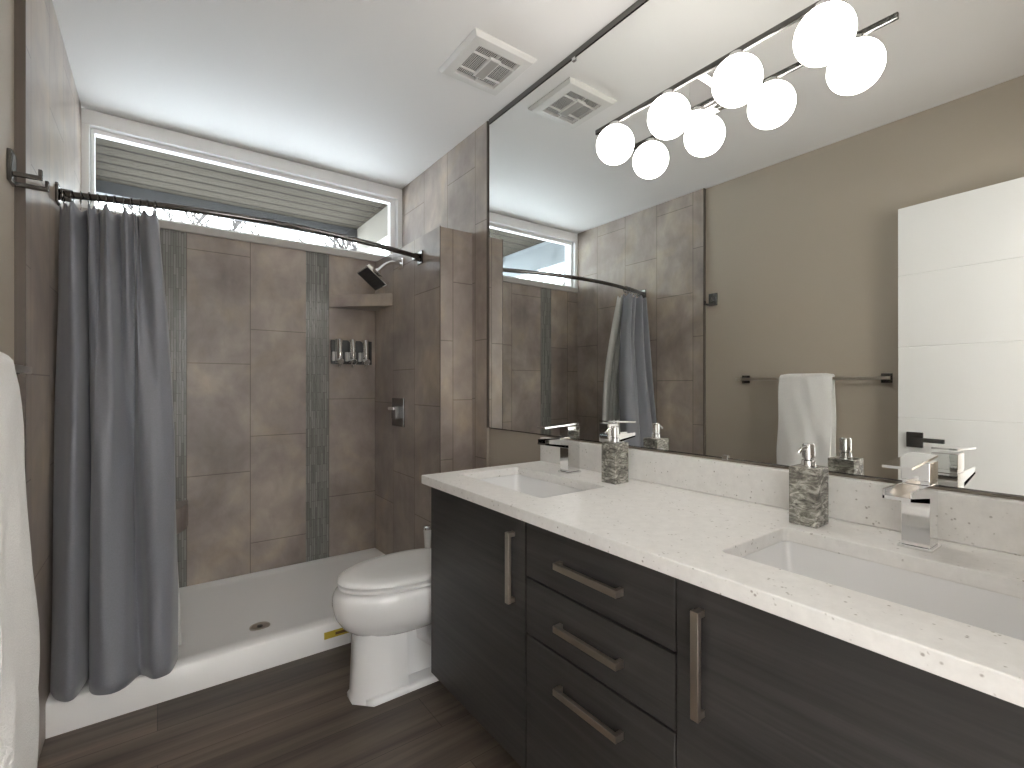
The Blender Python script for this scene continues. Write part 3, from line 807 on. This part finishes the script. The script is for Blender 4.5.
# marble soap dispensers
def soap(x0, x1, y0, y1, nozzle, lab):
    xc, yc = (x0+x1)/2, (y0+y1)/2
    t = thing('soap_pump', lab, 'soap dispenser', (xc, yc, ZC), 'marble soap pumps')
    zt = ZC + 0.134
    bm = B(); box(bm, x0, x1, y0, y1, ZC+0.0003, zt, 0.002); obj('block', bm, M['marble'], t)
    bm = B(); lathe(bm, (xc, yc, zt), (0, 0, 1), [(0, 0), (.015, 0), (.015, .014), (.011, .016), (.011, .020), (0, .020)], 20); obj('collar', bm, M['chrome'], t, True)
    bm = B(); lathe(bm, (xc, yc, zt+0.0202), (0, 0, 1), [(0, 0), (.0135, 0), (.0135, .030), (.011, .033), (0, .033)], 20)
    pm = obj('pump', bm, M['chrome'], t, True)
    n = Vector(nozzle).normalized()
    s = Vector((xc, yc, zt+0.045)) + n*0.012
    bm = B(); tube(bm, [s, s + n*0.016 + Vector((0, 0, -0.002)), s + n*0.030 + Vector((0, 0, -0.012))], [.0045, .004, .0035], 10); obj('nozzle', bm, M['chrome'], pm, True)
soap(1.196, 1.262, 1.061, 1.122, (-1, 0.1, 0), 'grey marble soap pump between the two sinks, beside the far faucet')
soap(1.196, 1.262, 0.468, 0.528, (-1, 0.1, 0), 'grey marble soap pump at the back left of the near sink')

# ------------------------------------------------------------------ mirror
t = thing('mirror', 'large frameless wall mirror from backsplash to ceiling above the vanity', 'mirror', (XR, 0.95, 0.93))
bm = B(); box(bm, XR, XR+0.006, -0.02, 2.0105, 0.9315, HC-0.022); obj('mirror_pane', bm, M['mirror'], t)
bm = B(); box(bm, XR-0.004, XR+0.007, -0.02, 2.0105, HC-0.024, HC-0.001); obj('top_channel', bm, M['dark_chrome'], t)  # dark colour stands in for the dark reflection in the metal channel
bm = B(); box(bm, XR-0.0015, XR+0.007, -0.02, 2.0105, 0.9290, 0.9325); obj('bottom_channel', bm, M['dark_chrome'], t)
for y, z in ((1.40, HC-0.030), (0.62, HC-0.030), (0.765, 0.934)):
    bm = B(); box(bm, XR-0.006, XR-0.0002, y-0.009, y+0.009, z-0.008, z+0.006, 0.0015); obj('clip', bm, M['chrome'], t)

# ------------------------------------------------------------------ vanity light
GX, GZ, GR = 1.244, 1.955, 0.0625
ZB = 2.032
t = thing('vanity_light', 'chrome bar light with four lit white globes over the mirror', 'light', (XR, 0.787, ZB))
bm = B(); box(bm, XR-0.020, XR-0.0005, 0.787-0.085, 0.787+0.085, 1.965, 2.085, 0.003); obj('backplate', bm, M['chrome'], t)
bm = B(); box(bm, GX+0.0065, XR-0.020, 0.787-0.014, 0.787+0.014, ZB-0.006, ZB+0.006, 0.002); obj('arm', bm, M['chrome'], t)
bm = B(); box(bm, GX-0.005, GX+0.005, 0.382, 1.192, ZB-0.008, ZB+0.008, 0.002); obj('bar', bm, M['dark_chrome'], t)  # chrome bar with its dark reflection put into the base colour
for y in (0.471, 0.680, 0.892, 1.104):
    bm = B(); lathe(bm, (GX, y, ZB-0.0062), (0, 0, -1), [(0, 0), (.020, 0), (.022, .012), (0, .012)], 20); sk = obj('socket', bm, M['chrome'], t, True)
    bm = B(); bmesh.ops.create_uvsphere(bm, u_segments=40, v_segments=24, radius=GR, matrix=Matrix.Translation((GX, y, GZ))); obj('globe', bm, M['globe'], t, True)

# ------------------------------------------------------------------ ceiling exhaust vent
vx0, vx1, vy0, vy1 = 0.951, 1.246, 1.520, 1.818
vxc, vyc = (vx0+vx1)/2, (vy0+vy1)/2
t = thing('exhaust_vent', 'square white exhaust fan grille with centre light on the ceiling', 'vent', (vxc, vyc, HC-0.02))
bm = B()
ih = 0.098
def sq(h, z): return [(vxc-h, vyc-h, z), (vxc+h, vyc-h, z), (vxc+h, vyc+h, z), (vxc-h, vyc+h, z)]
H = (vx1-vx0)/2
loft(bm, [sq(H, HC-0.0002), sq(H, HC-0.006), sq(H-0.012, HC-0.018), sq(ih, HC-0.020), sq(ih-0.002, HC-0.006)], False, False)
obj('frame', bm, M['white_plastic'], t)
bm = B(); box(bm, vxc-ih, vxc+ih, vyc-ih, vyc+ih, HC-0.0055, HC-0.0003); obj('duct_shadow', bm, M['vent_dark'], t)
bm = B()
n = 26
for i in range(n+1):
    p = -ih + 2*ih*i/n
    box(bm, vxc+p-0.0007, vxc+p+0.0007, vyc-ih, vyc+ih, HC-0.0165, HC-0.0155)
    box(bm, vxc-ih, vxc+ih, vyc+p-0.0007, vyc+p+0.0007, HC-0.0165, HC-0.0155)
for p in (-0.052, 0.052): box(bm, vxc-ih, vxc+ih, vyc+p-0.003, vyc+p+0.003, HC-0.020, HC-0.012)
box(bm, vxc-0.003, vxc+0.003, vyc-ih, vyc+ih, HC-0.020, HC-0.012)
obj('grille', bm, M['white_plastic'], t)
bm = B(); box(bm, vxc-0.026, vxc+0.026, vyc-0.068, vyc+0.068, HC-0.024, HC-0.012, 0.004); lb = obj('lens_bezel', bm, M['white_plastic'], t)
bm = B(); box(bm, vxc-0.019, vxc+0.019, vyc-0.061, vyc+0.061, HC-0.0265, HC-0.0235, 0.003); obj('lens', bm, M['lens'], lb)

# ------------------------------------------------------------------ left wall: hook, towel bar, towel
t = thing('robe_hook', 'chrome double robe hook on the taupe wall next to the tile edge', 'hook', (XW, 1.755, 1.69))
hy, hz = 1.795, 1.725
bm = B(); box(bm, XW+0.0003, XW+0.010, hy-0.030, hy+0.030, hz-0.052, hz+0.030, 0.002); obj('plate', bm, M['dark_chrome'], t)
for dy, dz, lx in ((-0.018, -0.030, 0.066), (0.018, -0.046, 0.074)):
    yy = hy+dy
    bm = B()
    box(bm, XW+0.010, XW+lx, yy-0.006, yy+0.006, hz+dz-0.006, hz+dz+0.005, 0.0015)
    box(bm, XW+lx-0.008, XW+lx, yy-0.006, yy+0.006, hz+dz+0.005, hz+dz+0.022, 0.0015)
    obj('prong', bm, M['dark_chrome'], t)
BX, BZ = XW + 0.065, 1.180
t = thing('towel_bar', 'slim square towel bar on the taupe left wall', 'towel bar', (XW, 1.2, BZ))
bm = B(); box(bm, BX-0.008, BX+0.008, 0.815, 1.602, BZ-0.008, BZ+0.008, 0.0015); obj('bar', bm, M['nickel'], t)
for y in (0.845, 1.572):
    bm = B(); box(bm, XW+0.0003, XW+0.008, y-0.024, y+0.024, BZ-0.024, BZ+0.024, 0.002); box(bm, XW+0.008, BX-0.008, y-0.010, y+0.010, BZ-0.010, BZ+0.010, 0.0015)
    obj('bar_bracket', bm, M['dark_chrome'], t)
# towel folded over the bar: cross-section in x-z swept along y
t = thing('towel', 'white terry towel folded over the towel bar', 'towel', (BX, 1.2, 0.35))
def towel_layer(y0, y1, zb_front, zb_back, r_in, th, seed):
    rnd = random.Random(seed)
    ny = 26
    rings = []
    for j in range(ny+1):
        y = y0 + (y1-y0)*j/ny
        e = min(j, ny-j)/ny
        pin = 0.006*(1 - min(1, e*8))
        outer, inner = [], []
        def wob(z, k): return 0.0035*math.sin(y*31 + z*9 + k) + 0.002*math.sin(y*70 - z*21 + k)
        bulge = lambda z: 0.030*math.sin(max(0, min(1, (BZ - z)/0.75))*math.pi*0.62)
        n = 22
        for i in range(n):
            z = zb_front + (BZ - zb_front)*i/n
            outer.append((BX + r_in + th - pin + bulge(z) + wob(z, 0), z)); inner.append((BX + r_in + pin + bulge(z)*0.9 + wob(z, 0)*0.4, z))
        for i in range(9):
            a = math.pi*i/8
            outer.append((BX + (r_in+th-pin)*math.cos(a), BZ + (r_in+th-pin)*math.sin(a))); inner.append((BX + (r_in+pin)*math.cos(a), BZ + (r_in+pin)*math.sin(a)))
        for i in range(1, n+1):
            z = BZ - (BZ - zb_back)*i/n
            outer.append((BX - (r_in+th-pin) + wob(z, 2)*0.4, z)); inner.append((BX - (r_in+pin) + wob(z, 2)*0.2, z))
        ring = outer + list(reversed(inner))
        rings.append([(max(x, XW+0.004), y + 0.004*math.sin((BZ-z)*2.4)*(2*j/ny-1) + 0.002*math.sin(z*17+seed), z) for x, z in ring])
    bm = B(); loft(bm, rings); return bm
bm = towel_layer(1.062, 1.330, 0.345, 0.42, 0.0095, 0.020, 1)
obj('outer_fold', bm, M['towel'], t, True, 70)
